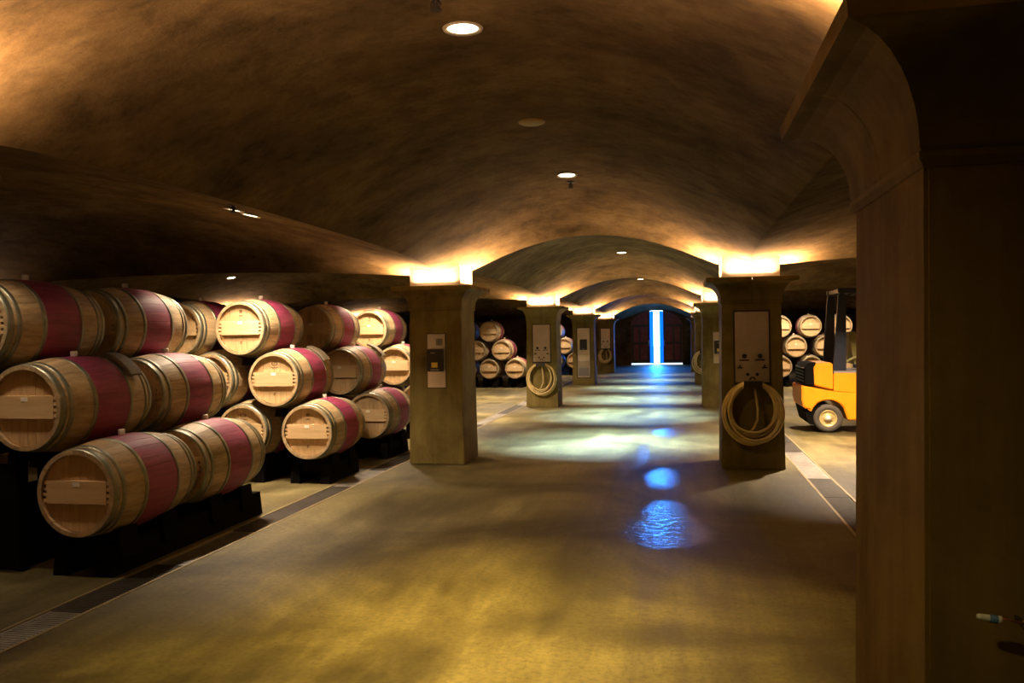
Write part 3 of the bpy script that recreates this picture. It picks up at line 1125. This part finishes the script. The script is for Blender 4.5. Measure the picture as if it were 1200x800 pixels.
obj('collar', MB().lathe([(0, .074), (.0085, .074), (.0095, .077), (.0085, .080), (0, .080)], 14, 'X'), M['rail'], noz)
hb = MB()
hb.tube([(.081 + .004 * k, 0, -.0015 * k * .25) for k in range(60)], [.0078 + (.0010 if k % 2 else 0) for k in range(60)], 10)
obj('ribbed_hose', hb, M['gplast'], noz)
obj('bracket', MB().box(.074, .080, -.004, .048, -.004, .004), M['dsteel'], noz)

# ------------------------------------------------------------------ forklift
def rounded(pts, r=.04, n=4):
    out = []
    m = len(pts)
    for i, p in enumerate(pts):
        a, c = Vector(pts[i - 1]), Vector(pts[(i + 1) % m])
        p = Vector(p)
        d1, d2 = (a - p), (c - p)
        q = min(r, d1.length * .45, d2.length * .45)
        p1, p2 = p + d1.normalized() * q, p + d2.normalized() * q
        for k in range(n + 1):
            f = k / n
            out.append(tuple((p1 * (1 - f) + p * f) * (1 - f) + (p * (1 - f) + p2 * f) * f))
    return out
FX, FY = 1.83, 13.28
fk = thing('forklift', 'yellow forklift with dark overhead guard, parked behind the first right pillar', 'forklift', (FX, FY, 0))
Wd = 1.08
# counterweight: lower band with wheel arch
wx, wr = .385, .215
archp = [(wx + .27 * math.cos(a), .225 + .27 * math.sin(a)) for a in [PI * k / 10 for k in range(11)]]
cw = [(.0, .72), (.0, .50), (.03, .37), (.10, .36)] + [p for p in archp[::-1] if p[0] < .62 and p[1] > .3] + [(.655, .225), (.655, .19), (1.75, .19), (1.75, .54), (.50, .625)]
obj('counterweight', MB().prism(cw, .0, Wd), M['yellow'], fk, bevel=.018)
obj('rear_bumper', MB().prism(rounded([(.03, .40), (.10, .12), (.30, .10), (.30, .42)], .05), .05, Wd - .05), M['black'], fk)
hd = [(.165, .72), (.155, 1.00), (.20, 1.055), (.46, 1.065), (.46, .640)]
obj('rear_hood', MB().prism(hd, .02, Wd - .02), M['yellow'], fk, bevel=.02)
gr = obj('radiator_grille', MB().prism([(.05, .73), (.06, 1.00), (.10, 1.06), (.22, 1.075), (.19, .99), (.20, .715)], .015, Wd - .015), M['black'], fk, bevel=.01)
for k in range(5):
    obj('grille_slat', MB().box(.045, .062, .12, Wd - .12, .77 + .05 * k, .79 + .05 * k), M['bakelite'], gr)
obj('side_panel', MB().prism([(.468, .625), (.468, .91), (1.55, .90), (1.62, .55), (1.2, .56)], .012, Wd - .012), M['yellow'], fk, bevel=.014)
obj('deck', MB().box(.47, 1.6, .03, Wd - .03, .905, .94), M['gplast'], fk)
ds = MB().prism(rounded([(.95, .94), (.95, 1.10), (1.42, 1.10), (1.45, .94)], .05), .30, Wd - .30)
ds.prism(rounded([(.82, 1.02), (.74, 1.52), (.84, 1.54), (.98, 1.05)], .04), .30, Wd - .30)
seat = obj('seat', ds, M['seat'], fk)
obj('seat_arm', MB().tube([(.62, .26, .95), (.68, .25, 1.06), (.80, .25, 1.13), (.98, .25, 1.14)], .022, 8), M['seat'], seat)
# wheels
def wheel(x, y, r, wdt, out):
    t = MB()
    t.lathe([(r * .58, -wdt / 2), (r * .93, -wdt / 2), (r, -wdt / 2 + .03), (r, wdt / 2 - .03), (r * .93, wdt / 2), (r * .58, wdt / 2)], 36, 'Y', closed=True)
    o = obj('wheel', t, M['tyre'], fk, (x, y, r))
    rm = MB().lathe([(r * .60, out * wdt * .5), (r * .56, out * wdt * .53), (r * .50, out * wdt * .40), (r * .30, out * wdt * .36), (r * .28, out * wdt * .46), (0, out * wdt * .46)], 28, 'Y')
    rmo = obj('rim', rm, M['rim'], o)
    obj('hub_cap', MB().lathe([(0, out * (wdt * .46 + .03)), (.040, out * (wdt * .46 + .022)), (.048, out * wdt * .45)], 20, 'Y'), M['hub'], rmo)
    for k in range(5):
        a = 2 * PI * k / 5
        obj('wheel_nut', MB().cyl(.008, out * wdt * .38, out * wdt * .44, 6, 'Y', (r * .40 * math.sin(a), 0, r * .40 * math.cos(a))), M['hub'], rmo)
for y, out in ((.11, -1), (Wd - .11, 1)):
    wheel(wx, y, wr, .17, out)
    wheel(1.60, y, .28, .20, out)
# overhead guard
for y in (.07, Wd - .07):
    pst = MB()
    pst.prism([(.465, .90), (.655, .90), (.665, 2.10), (.600, 2.13), (.555, 2.10)], y - .035, y + .035)
    obj('guard_post', pst, M['guard'], fk, bevel=.008)
    obj('guard_post', MB().prism([(1.52, .90), (1.60, .90), (1.40, 2.16), (1.33, 2.16)], y - .03, y + .03), M['guard'], fk, bevel=.008)
    obj('guard_rail', MB().box(.55, 1.45, y - .045, y + .045, 2.12, 2.20), M['guard'], fk, bevel=.01)
for k in range(6):
    x = .57 + .165 * k
    obj('guard_bar', MB().box(x, x + .05, .08, Wd - .08, 2.13, 2.19), M['guard'], fk)
obj('steering_column', MB().tube([(1.52, .54, .94), (1.36, .54, 1.22)], .03, 10), M['black'], fk)
obj('steering_wheel', MB().tube([(1.34 + .06 * math.cos(a), .54 + .17 * math.sin(a), 1.24 + .15 * math.cos(a) * .6) for a in [2 * PI * k / 24 for k in range(24)]], .013, 8, closed=True), M['bakelite'], fk)
for y in (.22, Wd - .22):
    obj('mast_channel', MB().box(1.86, 1.96, y - .05, y + .05, .06, 2.05), M['black'], fk)
    fo = MB().box(1.98, 2.02, y - .05, y + .05, .04, .62)
    fo.box(1.98, 2.95, y - .05, y + .05, .03, .07)
    obj('fork', fo, M['black'], fk)
mc = MB()
for z in (.25, .85, 1.95):
    mc.box(1.87, 1.95, .22, Wd - .22, z, z + .07)
obj('mast_crossbar', mc, M['black'], fk)
obj('carriage', MB().box(1.955, 1.985, .08, Wd - .08, .20, .58), M['black'], fk)
obj('mast_tilt_cylinder', MB().tube([(1.60, .2, .62), (1.88, .2, .80)], .03, 8), M['black'], fk)
